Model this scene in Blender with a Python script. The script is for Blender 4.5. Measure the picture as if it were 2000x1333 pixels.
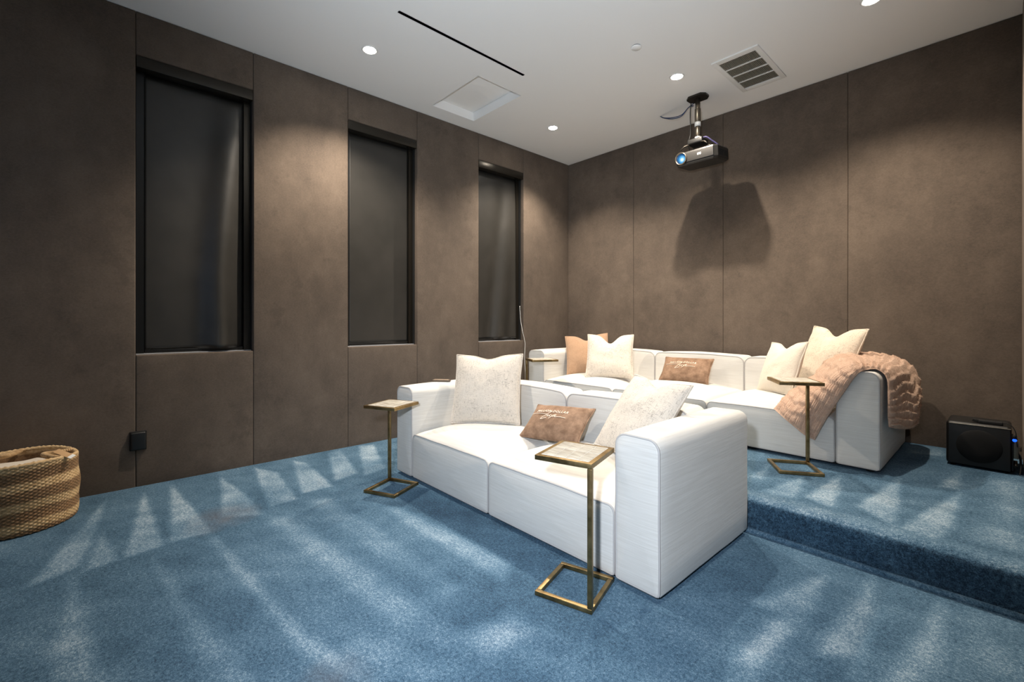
import bpy, bmesh, math, random
import numpy as np
from mathutils import Vector, Matrix, noise

for o in list(bpy.data.objects): bpy.data.objects.remove(o, do_unlink=True)
S = bpy.context.scene
C = S.collection
PI = math.pi

# ------------------------------------------------------------------ camera, world, exposure
THETA = math.atan2(968, 883)              # heading of the camera, left of the room's long axis
cam_data = bpy.data.cameras.new('camera')
cam_data.sensor_width = 36.0
cam_data.lens = 883 / 2000 * 36.0
cam_data.shift_y = -(666.5 - 629) / 2000
cam_data.clip_start = 0.01
cam = bpy.data.objects.new('camera', cam_data)
C.objects.link(cam)
cam.location = (0, 0, 1.16)
cam.rotation_euler = (PI / 2, 0, THETA)
S.camera = cam
S.view_settings.view_transform = 'Standard'
S.view_settings.look = 'None'
S.view_settings.gamma = 1
S.view_settings.use_curve_mapping = False
S.view_settings.exposure = -0.06
world = bpy.data.worlds.new('world')
S.world = world
world.use_nodes = True
world.node_tree.nodes['Background'].inputs[0].default_value = (0.0, 0.0, 0.0, 1)
world.node_tree.nodes['Background'].inputs[1].default_value = 0.0

# lamp settings (the lamps themselves are built with their fittings)
DOWNLIGHT_W = 235
DOWNLIGHT_COL = (1.0, 0.87, 0.72)
PROJ_W = 620
PROJ_COL = (0.50, 0.68, 1.0)

# the photographer's strobe beside the camera, aimed at the ceiling
fl = bpy.data.lights.new('bounce_flash', 'SPOT'); fl.energy = 400; fl.color = (0.80, 0.90, 1.0); fl.spot_size = math.radians(84); fl.spot_blend = 1.0; fl.shadow_soft_size = .04
flo = bpy.data.objects.new('bounce_flash', fl); C.objects.link(flo); flo.location = (-.12, -.02, 1.45)
flo.rotation_euler = Vector((-1.75, 1.95, 1.9)).to_track_quat('-Z', 'Y').to_euler()
st = bpy.data.lights.new('strobe', 'SPOT'); st.energy = 350; st.color = (0.80, 0.88, 1.0); st.spot_size = math.radians(84); st.spot_blend = 1.0; st.shadow_soft_size = .05
sto = bpy.data.objects.new('strobe', st); C.objects.link(sto); sto.location = (-.12, -.22, 1.45)
sto.rotation_euler = Vector((-1.70, 1.95, -1.1)).to_track_quat('-Z', 'Y').to_euler()

# room measures
XL, XR, YF, YB, H, PZ = -4.12, 0.071, -1.7, 4.825, 3.345, 0.185
STEP_Y = 2.675

# ------------------------------------------------------------------ helpers
def lin(r, g, b):
    f = lambda c: (c / 255 / 12.92) if c / 255 <= 0.04045 else ((c / 255 + 0.055) / 1.055) ** 2.4
    return (f(r), f(g), f(b), 1)

class NT:
    """small wrapper for building node trees"""
    def __init__(s, name):
        s.m = bpy.data.materials.new(name); s.m.use_nodes = True
        s.t = s.m.node_tree; s.b = s.t.nodes['Principled BSDF']; s.out = s.t.nodes['Material Output']
    def n(s, kind, **kw):
        nd = s.t.nodes.new(kind)
        for k, v in kw.items():
            if k.startswith('i_'):
                key = k[2:].replace('_', ' ')
                nd.inputs[int(key) if key.isdigit() else key].default_value = v
            else: setattr(nd, k, v)
        return nd
    def l(s, a, b): s.t.links.new(a, b)
    def set(s, **kw):
        for k, v in kw.items(): s.b.inputs[k.replace('_', ' ')].default_value = v
        return s
    def noise(s, vec, scale, detail=3, rough=0.5, stretch=None):
        if stretch:
            mp = s.n('ShaderNodeMapping'); mp.inputs['Scale'].default_value = stretch
            s.l(vec, mp.inputs[0]); vec = mp.outputs[0]
        nd = s.n('ShaderNodeTexNoise', i_Scale=scale, i_Detail=detail, i_Roughness=rough)
        s.l(vec, nd.inputs['Vector']); return nd.outputs['Fac']
    def ramp(s, fac, stops):
        nd = s.n('ShaderNodeValToRGB'); e = nd.color_ramp.elements
        e[0].position, e[0].color = stops[0]; e[1].position, e[1].color = stops[-1]
        for p, c in stops[1:-1]:
            x = e.new(p); x.color = c
        s.l(fac, nd.inputs[0]); return nd.outputs[0]
    def mix(s, fac, a, b, mode='MIX'):
        nd = s.n('ShaderNodeMix', data_type='RGBA', blend_type=mode)
        for v, i in ((fac, 0), (a, 6), (b, 7)):
            if hasattr(v, 'links') or hasattr(v, 'is_linked'): s.l(v, nd.inputs[i])
            else: nd.inputs[i].default_value = v
        return nd.outputs[2]
    def math(s, op, a, b=0.5):
        nd = s.n('ShaderNodeMath', operation=op)
        for v, i in ((a, 0), (b, 1)):
            if hasattr(v, 'is_linked'): s.l(v, nd.inputs[i])
            else: nd.inputs[i].default_value = v
        return nd.outputs[0]
    def bump(s, h, strength=0.3, dist=0.002):
        nd = s.n('ShaderNodeBump', i_Strength=strength, i_Distance=dist)
        s.l(h, nd.inputs['Height']); s.l(nd.outputs[0], s.b.inputs['Normal'])
    def obj(s): return s.n('ShaderNodeTexCoord').outputs['Object']
    def pos(s): return s.n('ShaderNodeNewGeometry').outputs['Position']

MATS = {}
def simple(name, col, rough=0.5, metal=0.0, **kw):
    t = NT(name); t.set(Base_Color=col, Roughness=rough, Metallic=metal, **kw)
    MATS[name] = t.m; return t.m

def mesh_obj(name, verts, faces, mat, parent=None, smooth=True, loc=(0, 0, 0), rot=(0, 0, 0)):
    me = bpy.data.meshes.new(name)
    me.from_pydata([tuple(v) for v in verts], [], faces)
    bm = bmesh.new(); bm.from_mesh(me)
    bmesh.ops.recalc_face_normals(bm, faces=bm.faces); bm.to_mesh(me); bm.free()
    if smooth: me.polygons.foreach_set('use_smooth', [True] * len(me.polygons))
    me.materials.append(mat)
    o = bpy.data.objects.new(name, me); C.objects.link(o)
    o.location = loc; o.rotation_euler = rot
    if parent: o.parent = parent
    return o

def empty(name, loc=(0, 0, 0), rot=(0, 0, 0), parent=None):
    o = bpy.data.objects.new(name, None); C.objects.link(o)
    o.empty_display_size = 0.1
    o.location = loc; o.rotation_euler = rot
    if parent: o.parent = parent
    return o

def tag(o, label, cat, group=None):
    o['label'] = label; o['category'] = cat
    if group: o['group'] = group
    return o
def struct(o): o['kind'] = 'structure'; return o
def stuff(o): o['kind'] = 'stuff'; return o

def axis_samples(h, r, n, k):
    """sample positions along one half axis pair: k samples in each rounded band, n inside"""
    inner = h - r
    a = [-(inner + r * math.tan(PI / 4 * (1 - i / k))) for i in range(k)]
    b = [-inner + 2 * inner * i / n for i in range(n + 1)]
    return a + b + [-v for v in reversed(a)]

def rbox_geo(size, r, n=(2, 2, 2), k=3, fn=None):
    hx, hy, hz = (s / 2 for s in size)
    r = min(r, hx * .999, hy * .999, hz * .999)
    A = [axis_samples(h, r, m, k) for h, m in zip((hx, hy, hz), n)]
    idx, V, F = {}, [], []
    def vert(i, j, l):
        key = (i, j, l)
        if key not in idx:
            p = Vector((A[0][i], A[1][j], A[2][l]))
            q = Vector((max(-(hx - r), min(hx - r, p.x)), max(-(hy - r), min(hy - r, p.y)), max(-(hz - r), min(hz - r, p.z))))
            d = p - q
            if d.length > 1e-9: p = q + d.normalized() * r
            if fn: p = fn(p)
            idx[key] = len(V); V.append(tuple(p))
        return idx[key]
    L = [len(a) - 1 for a in A]
    for j in range(L[1]):
        for l in range(L[2]):
            for i in (0, L[0]): F.append((vert(i, j, l), vert(i, j + 1, l), vert(i, j + 1, l + 1), vert(i, j, l + 1)))
    for i in range(L[0]):
        for l in range(L[2]):
            for j in (0, L[1]): F.append((vert(i, j, l), vert(i + 1, j, l), vert(i + 1, j, l + 1), vert(i, j, l + 1)))
        for j in range(L[1]):
            for l in (0, L[2]): F.append((vert(i, j, l), vert(i + 1, j, l), vert(i + 1, j + 1, l), vert(i, j + 1, l)))
    return V, F

def rbox(name, lo, hi, r, mat, parent=None, n=(1, 1, 1), k=2, fn=None, rot=(0, 0, 0), off=(0, 0, 0)):
    """rounded box between two corners (in the parent's frame); its origin is its centre"""
    c = [(a + b) / 2 for a, b in zip(lo, hi)]
    V, F = rbox_geo([b - a for a, b in zip(lo, hi)], r, n, k, fn)
    return mesh_obj(name, V, F, mat, parent, True, [a + b for a, b in zip(c, off)], rot)

def boxes_geo(bs):
    V, F = [], []
    for lo, hi in bs:
        b = len(V)
        V += [(x, y, z) for x in (lo[0], hi[0]) for y in (lo[1], hi[1]) for z in (lo[2], hi[2])]
        F += [tuple(b + i for i in f) for f in ((0, 1, 3, 2), (4, 6, 7, 5), (0, 4, 5, 1), (2, 3, 7, 6), (0, 2, 6, 4), (1, 5, 7, 3))]
    return V, F
def boxes(name, bs, mat, parent=None):
    return mesh_obj(name, *boxes_geo(bs), mat, parent, False)

def tube_geo(path, r, sides=8, closed=False, squash=1.0):
    P = [Vector(p) for p in path]; n = len(P); V, F = [], []
    up = Vector((0.123, 0.31, 0.94)).normalized(); prev = None
    for i, p in enumerate(P):
        a = P[(i - 1) % n] if (closed or i > 0) else P[i]
        b = P[(i + 1) % n] if (closed or i < n - 1) else P[i]
        t = (b - a).normalized()
        if prev is None:
            s = t.cross(up)
            if s.length < 1e-4: s = t.cross(Vector((1, 0, 0)))
        else: s = prev - t * prev.dot(t)
        s.normalize(); prev = s; u = t.cross(s)
        rr = r(i / (n - 1)) if callable(r) else r
        for k in range(sides):
            an = 2 * PI * k / sides
            V.append(p + s * math.cos(an) * rr + u * math.sin(an) * rr * squash)
    m = n if closed else n - 1
    for i in range(m):
        for k in range(sides):
            a0, a1 = i * sides + k, i * sides + (k + 1) % sides
            b0, b1 = ((i + 1) % n) * sides + k, ((i + 1) % n) * sides + (k + 1) % sides
            F.append((a0, a1, b1, b0))
    if not closed:
        F.append(tuple(range(sides))); F.append(tuple((n - 1) * sides + k for k in range(sides)))
    return V, F
def tube(name, path, r, mat, parent=None, sides=8, closed=False):
    return mesh_obj(name, *tube_geo(path, r, sides, closed), mat, parent)

def lathe(name, prof, mat, parent=None, seg=32, loc=(0, 0, 0), rot=(0, 0, 0)):
    V, F = [], []
    for r, z in prof:
        for k in range(seg):
            a = 2 * PI * k / seg; V.append((r * math.cos(a), r * math.sin(a), z))
    for i in range(len(prof) - 1):
        for k in range(seg):
            F.append((i * seg + k, i * seg + (k + 1) % seg, (i + 1) * seg + (k + 1) % seg, (i + 1) * seg + k))
    if prof[0][0] > 1e-6: F.append(tuple(range(seg)))
    if prof[-1][0] > 1e-6: F.append(tuple((len(prof) - 1) * seg + k for k in range(seg)))
    return mesh_obj(name, V, F, mat, parent, True, loc, rot)

def spline(pts, n):
    """Catmull-Rom through pts, n samples"""
    P = [Vector(p) for p in pts]; P = [P[0] * 2 - P[1]] + P + [P[-1] * 2 - P[-2]]
    out = []
    for i in range(n):
        t = i / (n - 1) * (len(P) - 3); k = min(int(t), len(P) - 4); t -= k
        a, b, c, d = P[k:k + 4]
        out.append(0.5 * ((2 * b) + (c - a) * t + (2 * a - 5 * b + 4 * c - d) * t * t + (3 * b - a - 3 * c + d) * t ** 3))
    return out

def sharp(o, angle=40):
    """smooth shading but keep hard edges"""
    bm = bmesh.new(); bm.from_mesh(o.data)
    for e in bm.edges:
        if len(e.link_faces) == 2 and e.calc_face_angle(0) > math.radians(angle): e.smooth = False
    bm.to_mesh(o.data); bm.free(); return o

# ------------------------------------------------------------------ materials
def m_suede(name, c_dark, c_mid, c_light):
    t = NT(name); p = t.pos()
    big = t.noise(p, 1.7, 5, .62); blot = t.noise(p, 6.5, 6, .7)
    streak = t.noise(p, 3.2, 5, .65, (1, 1, .45)); fine = t.noise(p, 420, 2, .6)
    grain = t.noise(p, 70, 3, .7, (1, 1, 1.6))
    a = t.ramp(blot, [(.28, c_dark), (.52, c_mid), (.76, c_light)])
    b = t.ramp(big, [(.30, c_dark), (.5, c_mid), (.75, c_light)])
    m = t.mix(.5, a, b)
    m = t.mix(.28, m, t.ramp(streak, [(.3, c_dark), (.7, c_light)]))
    m = t.mix(.22, m, t.ramp(grain, [(.3, c_dark), (.7, c_light)]))
    m = t.mix(.18, m, t.ramp(fine, [(.3, c_dark), (.7, c_light)]))
    # scuffs with a shape of their own
    sc = t.noise(p, 3.1, 8, .78); scm = t.ramp(sc, [(.57, (0, 0, 0, 1)), (.64, (1, 1, 1, 1))])
    m = t.mix(t.math('MULTIPLY', scm, .26), m, c_dark)
    t.l(m, t.b.inputs['Base Color'])
    t.set(Roughness=.92, Sheen_Weight=.06, Sheen_Roughness=.45, Sheen_Tint=lin(190, 165, 140))
    t.bump(t.math('ADD', t.math('MULTIPLY', fine, .5), blot), .25, .002)
    MATS[name] = t.m; return t.m
M_WALL = m_suede('wall_suede', lin(52, 44, 38), lin(84, 73, 63), lin(118, 104, 91))

def m_ceiling():
    t = NT('ceiling_paint'); p = t.pos(); n = t.noise(p, 90, 3)
    t.set(Base_Color=lin(236, 234, 231), Roughness=.9); t.bump(n, .08, .001); return t.m
M_CEIL = m_ceiling()

def m_carpet():
    t = NT('carpet'); p = t.pos()
    at = t.n('ShaderNodeAttribute', attribute_name='pile').outputs['Fac']
    st = t.n('ShaderNodeAttribute', attribute_name='stain').outputs['Fac']
    f1 = t.noise(p, 210, 4, .75); f2 = t.noise(p, 75, 3, .7); f3 = t.noise(p, 9, 4, .65)
    v = t.math('ADD', at, t.math('MULTIPLY', t.math('SUBTRACT', f1, .5), 1.5))
    v = t.math('ADD', v, t.math('MULTIPLY', t.math('SUBTRACT', f2, .5), 1.0))
    v = t.math('ADD', v, t.math('MULTIPLY', t.math('SUBTRACT', f3, .5), .38))
    col = t.ramp(v, [(0.0, lin(26, 46, 64)), (.30, lin(62, 93, 116)), (.55, lin(95, 126, 148)), (.80, lin(150, 172, 187)), (1.0, lin(200, 212, 219))])
    col = t.mix(t.math('MULTIPLY', st, .55), col, lin(120, 100, 84))
    t.l(col, t.b.inputs['Base Color'])
    t.set(Roughness=.95, Sheen_Weight=.2, Sheen_Roughness=.5, Sheen_Tint=lin(170, 200, 225))
    t.b.inputs['Specular IOR Level'].default_value = .15
    t.bump(t.math('ADD', f1, f2), .9, .006)
    return t.m
M_CARPET = m_carpet()

def m_sofa():
    t = NT('white_linen'); o = t.obj()
    slub = t.noise(o, 9, 2, .5, (.45, .45, 15)); th = t.noise(o, 16, 1, .5, (.3, .3, 16)); f = t.noise(o, 500, 2)
    col = t.ramp(slub, [(.3, lin(200, 197, 190)), (.7, lin(211, 209, 203))])
    col = t.mix(.10, col, t.ramp(th, [(.35, lin(180, 176, 168)), (.62, lin(224, 222, 217))]))
    t.l(col, t.b.inputs['Base Color']); t.set(Roughness=.85, Sheen_Weight=.15)
    t.bump(t.math('ADD', t.math('ADD', t.math('MULTIPLY', slub, .25), t.math('MULTIPLY', th, .8)), t.math('MULTIPLY', f, .15)), .17, .002)
    return t.m
M_SOFA = m_sofa()
M_PIPE = simple('grey_piping', lin(176, 173, 170), .8)
M_BLACK = simple('black_plastic', lin(18, 18, 18), .45)
M_MATTE = simple('matte_black', lin(10, 10, 10), .8)

def m_tweed(name, base, fleck, light, strength=.68):
    t = NT(name); o = t.obj()
    h = t.noise(o, 36, 3, .7, (1, 1, 8)); v = t.noise(o, 36, 3, .7, (8, 1, 1)); b = t.noise(o, 160, 2); pa = t.noise(o, 9, 3)
    thr = t.math('ADD', .57, t.math('MULTIPLY', t.math('SUBTRACT', .5, pa), .22))
    m1 = t.math('SUBTRACT', h, thr); m2 = t.math('SUBTRACT', v, thr)
    mk = t.math('MAXIMUM', m1, m2); mk = t.math('MULTIPLY', mk, 9); mk.node.use_clamp = True
    col = t.mix(b, base, light); col = t.mix(t.math('MULTIPLY', mk, strength), col, fleck)
    t.l(col, t.b.inputs['Base Color']); t.set(Roughness=.9, Sheen_Weight=.2)
    t.bump(t.math('ADD', t.math('ADD', h, v), b), .6, .003); return t.m
M_TWEED = m_tweed('flecked_tweed', lin(206, 196, 182), lin(122, 112, 102), lin(222, 212, 198))
M_TWEED2 = m_tweed('flecked_tweed_warm', lin(210, 194, 174), lin(140, 122, 104), lin(226, 212, 192))
M_TAN = m_tweed('tan_chenille', lin(160, 127, 99), lin(130, 100, 76), lin(178, 145, 116), .6)
M_CREAM = m_tweed('cream_linen', lin(218, 206, 188), lin(206, 192, 170), lin(228, 216, 198), .3)
def m_brown():
    t = NT('brown_velvet'); o = t.obj()
    a = t.noise(o, 14, 5, .7); f = t.noise(o, 260, 2)
    col = t.ramp(a, [(.3, lin(104, 78, 58)), (.5, lin(132, 104, 82)), (.72, lin(160, 130, 106))])
    t.l(col, t.b.inputs['Base Color']); t.set(Roughness=.85, Sheen_Weight=.25, Sheen_Roughness=.35, Sheen_Tint=lin(220, 180, 150))
    t.bump(t.math('ADD', a, t.math('MULTIPLY', f, .3)), .5, .004); return t.m
M_BROWN = m_brown()
M_PRINT = simple('cream_embroidery', lin(240, 222, 202), .7)
M_TAPE = simple('white_tape', lin(225, 225, 222), .6)

def m_brass():
    t = NT('aged_brass'); o = t.obj(); n = t.noise(o, 18, 4, .6)
    col = t.ramp(n, [(.3, lin(126, 104, 68)), (.7, lin(168, 144, 102))]); t.l(col, t.b.inputs['Base Color'])
    r = t.ramp(n, [(.3, (.32, .32, .32, 1)), (.7, (.46, .46, .46, 1))]); t.l(r, t.b.inputs['Roughness']); t.set(Metallic=1.0); return t.m
M_BRASS = m_brass()
def m_alabaster():
    t = NT('alabaster_tile'); o = t.pos(); n = t.noise(o, 12, 5, .6, (1, 4, 1)); 
    col = t.ramp(n, [(.3, lin(164, 158, 146)), (.7, lin(204, 199, 186))]); t.l(col, t.b.inputs['Base Color'])
    t.set(Roughness=.25); return t.m
M_ALAB = m_alabaster()
M_FRAME = simple('black_aluminium', lin(22, 22, 22), .35, .2)
M_FASCIA = simple('bronze_fascia', lin(48, 44, 38), .24, .6)
M_CHANNEL = simple('bronze_channel', lin(60, 56, 50), .3, .8)
M_SILL = simple('pale_sill', lin(170, 172, 176), .4)
def m_glass():
    t = NT('night_glass'); t.set(Base_Color=lin(6, 7, 9), Roughness=.05); return t.m
M_GLASS = m_glass()
def m_blind():
    t = NT('blackout_blind'); o = t.pos(); n = t.noise(o, 300, 2); b = t.noise(o, 4, 4, .6)
    col = t.ramp(b, [(.3, lin(42, 41, 38)), (.7, lin(50, 48, 45))]); t.l(col, t.b.inputs['Base Color'])
    t.set(Roughness=.40); t.bump(n, .15, .0006); return t.m
M_BLIND = m_blind()

# ------------------------------------------------------------------ carpet pile marks (brushed nap, in floor coordinates)
rnd = random.Random(5)
# floor marks: polygons whose nap lies light; (x, y) in metres on the carpet
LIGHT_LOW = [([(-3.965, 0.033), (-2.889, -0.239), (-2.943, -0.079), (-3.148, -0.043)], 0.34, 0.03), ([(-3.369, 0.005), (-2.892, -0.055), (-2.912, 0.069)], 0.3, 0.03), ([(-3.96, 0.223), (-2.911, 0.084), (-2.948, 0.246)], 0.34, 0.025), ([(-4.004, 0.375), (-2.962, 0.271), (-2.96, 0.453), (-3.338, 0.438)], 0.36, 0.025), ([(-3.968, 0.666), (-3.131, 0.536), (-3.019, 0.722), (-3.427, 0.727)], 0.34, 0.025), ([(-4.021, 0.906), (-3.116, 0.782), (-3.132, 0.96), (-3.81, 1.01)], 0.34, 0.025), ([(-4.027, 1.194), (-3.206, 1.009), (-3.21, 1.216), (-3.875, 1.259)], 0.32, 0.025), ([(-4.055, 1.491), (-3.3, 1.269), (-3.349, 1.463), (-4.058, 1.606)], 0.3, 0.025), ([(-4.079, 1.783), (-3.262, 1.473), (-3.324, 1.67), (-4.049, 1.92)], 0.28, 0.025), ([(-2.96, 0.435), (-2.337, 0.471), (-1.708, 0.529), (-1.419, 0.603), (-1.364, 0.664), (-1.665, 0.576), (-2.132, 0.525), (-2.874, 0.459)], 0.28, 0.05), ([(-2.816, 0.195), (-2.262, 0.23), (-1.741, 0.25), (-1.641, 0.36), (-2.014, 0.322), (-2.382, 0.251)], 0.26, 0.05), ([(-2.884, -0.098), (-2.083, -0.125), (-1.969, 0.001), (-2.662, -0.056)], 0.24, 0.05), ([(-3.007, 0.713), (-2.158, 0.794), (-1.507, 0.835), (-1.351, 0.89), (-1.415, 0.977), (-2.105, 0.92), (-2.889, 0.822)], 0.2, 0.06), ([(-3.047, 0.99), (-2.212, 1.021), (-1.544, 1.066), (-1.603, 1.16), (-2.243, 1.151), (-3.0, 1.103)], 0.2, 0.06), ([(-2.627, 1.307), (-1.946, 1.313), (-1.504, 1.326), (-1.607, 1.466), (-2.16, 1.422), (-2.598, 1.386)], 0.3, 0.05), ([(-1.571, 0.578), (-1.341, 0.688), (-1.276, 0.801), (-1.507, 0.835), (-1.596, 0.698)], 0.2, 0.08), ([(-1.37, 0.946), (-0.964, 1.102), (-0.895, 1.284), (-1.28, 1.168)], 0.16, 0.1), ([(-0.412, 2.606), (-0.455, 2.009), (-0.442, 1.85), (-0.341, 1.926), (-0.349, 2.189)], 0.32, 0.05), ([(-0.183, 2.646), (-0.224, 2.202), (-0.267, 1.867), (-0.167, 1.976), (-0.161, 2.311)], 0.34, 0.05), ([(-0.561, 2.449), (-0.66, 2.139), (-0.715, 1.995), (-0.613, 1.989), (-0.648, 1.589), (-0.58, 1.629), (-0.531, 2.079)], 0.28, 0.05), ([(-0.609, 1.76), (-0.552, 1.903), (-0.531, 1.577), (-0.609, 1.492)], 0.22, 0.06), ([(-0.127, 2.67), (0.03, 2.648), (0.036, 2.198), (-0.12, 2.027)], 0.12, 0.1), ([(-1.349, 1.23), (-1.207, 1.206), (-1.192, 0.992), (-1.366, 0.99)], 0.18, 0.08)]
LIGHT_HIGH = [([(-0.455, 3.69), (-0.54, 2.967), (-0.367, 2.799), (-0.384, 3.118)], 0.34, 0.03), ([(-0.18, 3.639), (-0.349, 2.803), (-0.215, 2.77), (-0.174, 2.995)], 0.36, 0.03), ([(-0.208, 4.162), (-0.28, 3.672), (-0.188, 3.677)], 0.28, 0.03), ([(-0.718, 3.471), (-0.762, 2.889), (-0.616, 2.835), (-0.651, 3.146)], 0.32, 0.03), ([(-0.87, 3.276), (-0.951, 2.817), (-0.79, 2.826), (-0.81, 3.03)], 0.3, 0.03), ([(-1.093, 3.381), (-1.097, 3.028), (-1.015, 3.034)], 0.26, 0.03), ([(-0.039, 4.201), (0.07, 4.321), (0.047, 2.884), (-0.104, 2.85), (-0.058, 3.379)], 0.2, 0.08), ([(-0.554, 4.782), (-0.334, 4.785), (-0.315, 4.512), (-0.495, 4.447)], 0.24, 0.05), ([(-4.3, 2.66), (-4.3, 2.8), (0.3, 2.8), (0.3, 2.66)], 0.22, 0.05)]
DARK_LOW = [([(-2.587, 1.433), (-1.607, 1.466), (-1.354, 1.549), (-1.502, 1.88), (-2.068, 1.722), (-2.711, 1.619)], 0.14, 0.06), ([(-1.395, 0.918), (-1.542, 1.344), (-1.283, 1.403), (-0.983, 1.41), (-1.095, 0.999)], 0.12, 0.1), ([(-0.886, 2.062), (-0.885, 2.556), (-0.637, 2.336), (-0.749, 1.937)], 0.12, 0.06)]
STAINS = [(-3.152, 0.555, 0.16, 0.75), (-3.047, 0.45, 0.1, 0.45), (-1.49, 0.573, 0.09, 0.5), (-1.43, 0.591, 0.07, 0.4)]
def poly_mask(X, Y, poly, soft):
    P = np.array(poly, float); n = len(P)
    inside = np.zeros(X.shape, bool); d2 = np.full(X.shape, 1e9)
    for i in range(n):
        x1, y1 = P[i]; x2, y2 = P[(i + 1) % n]
        c = ((y1 > Y) != (y2 > Y)) & (X < (x2 - x1) * (Y - y1) / ((y2 - y1) + 1e-12) + x1); inside ^= c
        dx, dy = x2 - x1, y2 - y1
        t = np.clip(((X - x1) * dx + (Y - y1) * dy) / (dx * dx + dy * dy + 1e-12), 0, 1)
        d2 = np.minimum(d2, (X - x1 - t * dx) ** 2 + (Y - y1 - t * dy) ** 2)
    d = np.sqrt(d2); sd = np.where(inside, d, -d)
    return np.clip(sd / soft * .5 + .5, 0, 1)
def pile_values(pts, high):
    X = np.array([p[0] for p in pts]); Y = np.array([p[1] for p in pts])
    n1 = np.array([noise.fractal(Vector((x * 2.2, y * 2.2, 3.1)), 1.0, 2.0, 4) for x, y in zip(X, Y)])
    n2 = np.array([noise.fractal(Vector(((x * .75 + y * .65) * 1.3, (y * .75 - x * .65) * 5.0, 9.1 + high * 5)), 1.0, 2.0, 3) for x, y in zip(X, Y)])
    w1 = np.array([noise.noise(Vector((x * 16, y * 16, 1.7))) for x, y in zip(X, Y)])
    w2 = np.array([noise.noise(Vector((x * 16, y * 16, 7.7))) for x, y in zip(X, Y)])
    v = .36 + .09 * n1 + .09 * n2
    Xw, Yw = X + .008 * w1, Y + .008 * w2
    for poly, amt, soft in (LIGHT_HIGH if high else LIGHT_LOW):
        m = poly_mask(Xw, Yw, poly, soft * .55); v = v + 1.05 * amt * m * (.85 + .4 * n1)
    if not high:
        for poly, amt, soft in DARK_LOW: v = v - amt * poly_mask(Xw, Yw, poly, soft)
    return np.clip(v, .02, .98)
def stain_values(pts):
    out = []
    for x, y in [(p[0], p[1]) for p in pts]:
        s = 0
        for (cx, cy, r, a) in STAINS:
            d = math.hypot(x - cx, y - cy) / r
            if d < 1.6: s = max(s, a * max(0, 1 - d * d / 1.8) * (.65 + .5 * noise.noise(Vector((x * 14, y * 14, 2)))))
        out.append(max(0, min(1, s)))
    return out
def add_float(me, name, vals):
    a = me.attributes.new(name, 'FLOAT', 'POINT'); a.data.foreach_set('value', [float(v) for v in vals])
def grid_geo(xs, ys, fz):
    V = [(x, y, fz(x, y)) for y in ys for x in xs]; n = len(xs)
    F = [(j * n + i, j * n + i + 1, (j + 1) * n + i + 1, (j + 1) * n + i) for j in range(len(ys) - 1) for i in range(n - 1)]
    return V, F
def lins(a, b, step):
    n = max(1, int(round((b - a) / step))); return [a + (b - a) * i / n for i in range(n + 1)]

# ------------------------------------------------------------------ floor and platform
xs = lins(XL - .3, XR + .01, .016); ys = lins(YF, STEP_Y + .03, .016)
V, F = grid_geo(xs, ys, lambda x, y: 0)
floor = struct(mesh_obj('floor', V, F, M_CARPET))
add_float(floor.data, 'pile', pile_values(V, 0)); add_float(floor.data, 'stain', stain_values(V))
# raised platform: riser, rounded nose, tread
prof = [(STEP_Y + .004, 0), (STEP_Y + .002, .03), (STEP_Y, .06), (STEP_Y - .004, .09)]
R_N = .055
prof += [(STEP_Y - .006 + R_N - R_N * math.cos(a), PZ - R_N + R_N * math.sin(a)) for a in [PI / 2 * i / 6 for i in range(7)]]
prof += [(y, PZ) for y in lins(STEP_Y + .075, YB + .1, .02)]
xs = lins(XL - .3, XR + .2, .02)
V = [(x, y, z) for (y, z) in prof for x in xs]; n = len(xs)
F = [(j * n + i, j * n + i + 1, (j + 1) * n + i + 1, (j + 1) * n + i) for j in range(len(prof) - 1) for i in range(n - 1)]
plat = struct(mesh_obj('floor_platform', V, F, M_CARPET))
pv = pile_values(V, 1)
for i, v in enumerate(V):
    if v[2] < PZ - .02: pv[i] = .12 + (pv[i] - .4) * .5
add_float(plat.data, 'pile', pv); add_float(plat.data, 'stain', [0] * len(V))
# the tucked carpet edge along the foot of the riser
path = [(x, STEP_Y - .022 + .004 * math.sin(x * 5), .004) for x in lins(XL, XR, .06)]
crease = struct(mesh_obj('trim_1', *tube_geo(path, .017, 8), M_CARPET))
add_float(crease.data, 'pile', [.42] * len(crease.data.vertices)); add_float(crease.data, 'stain', [0] * len(crease.data.vertices))

# ------------------------------------------------------------------ left wall with three window openings
SEAM_Y = [YF, -.62, .187, .921, 1.702, 2.431, 3.238, 3.957, YB]
WIN = [(.187, .921), (1.702, 2.431), (3.238, 3.957)]
WZ0, WZ1 = .925, 3.04
PT = .05
bs = [((XL - .34, YF, -.05), (XL - PT, WIN[0][0], H)), ((XL - .34, WIN[2][1], -.05), (XL - PT, YB + .3, H))]
for a, b in WIN:
    bs += [((XL - .34, a, -.05), (XL - PT, b, WZ0)), ((XL - .34, a, WZ1), (XL - PT, b, H))]
bs += [((XL - .34, WIN[0][1], -.05), (XL - PT, WIN[1][0], H)), ((XL - .34, WIN[1][1], -.05), (XL - PT, WIN[2][0], H))]
M_PLASTER = simple('dark_backing', lin(30, 26, 23), .9)
wall_left = struct(boxes('wall_left', bs, M_PLASTER))
GAP = .0008
def panel(parent, lo, hi, axis):
    puff = .006
    def fn(p):
        s = [(h - l) / 2 for l, h in zip(lo, hi)]
        q = [p[i] / s[i] for i in range(3)]
        w = 1
        for i in range(3):
            if i != axis: w *= max(0, 1 - abs(q[i]) ** 6)
        p = p.copy(); p[axis] += puff * w * (1 if q[axis] > 0 else -1) * (1 if abs(q[axis]) > .5 else 0); return p
    return rbox('panel', lo, hi, .007, M_WALL, parent, (8 if axis != 0 else 1, 8 if axis != 1 else 1, 14), 3, fn)
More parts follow.
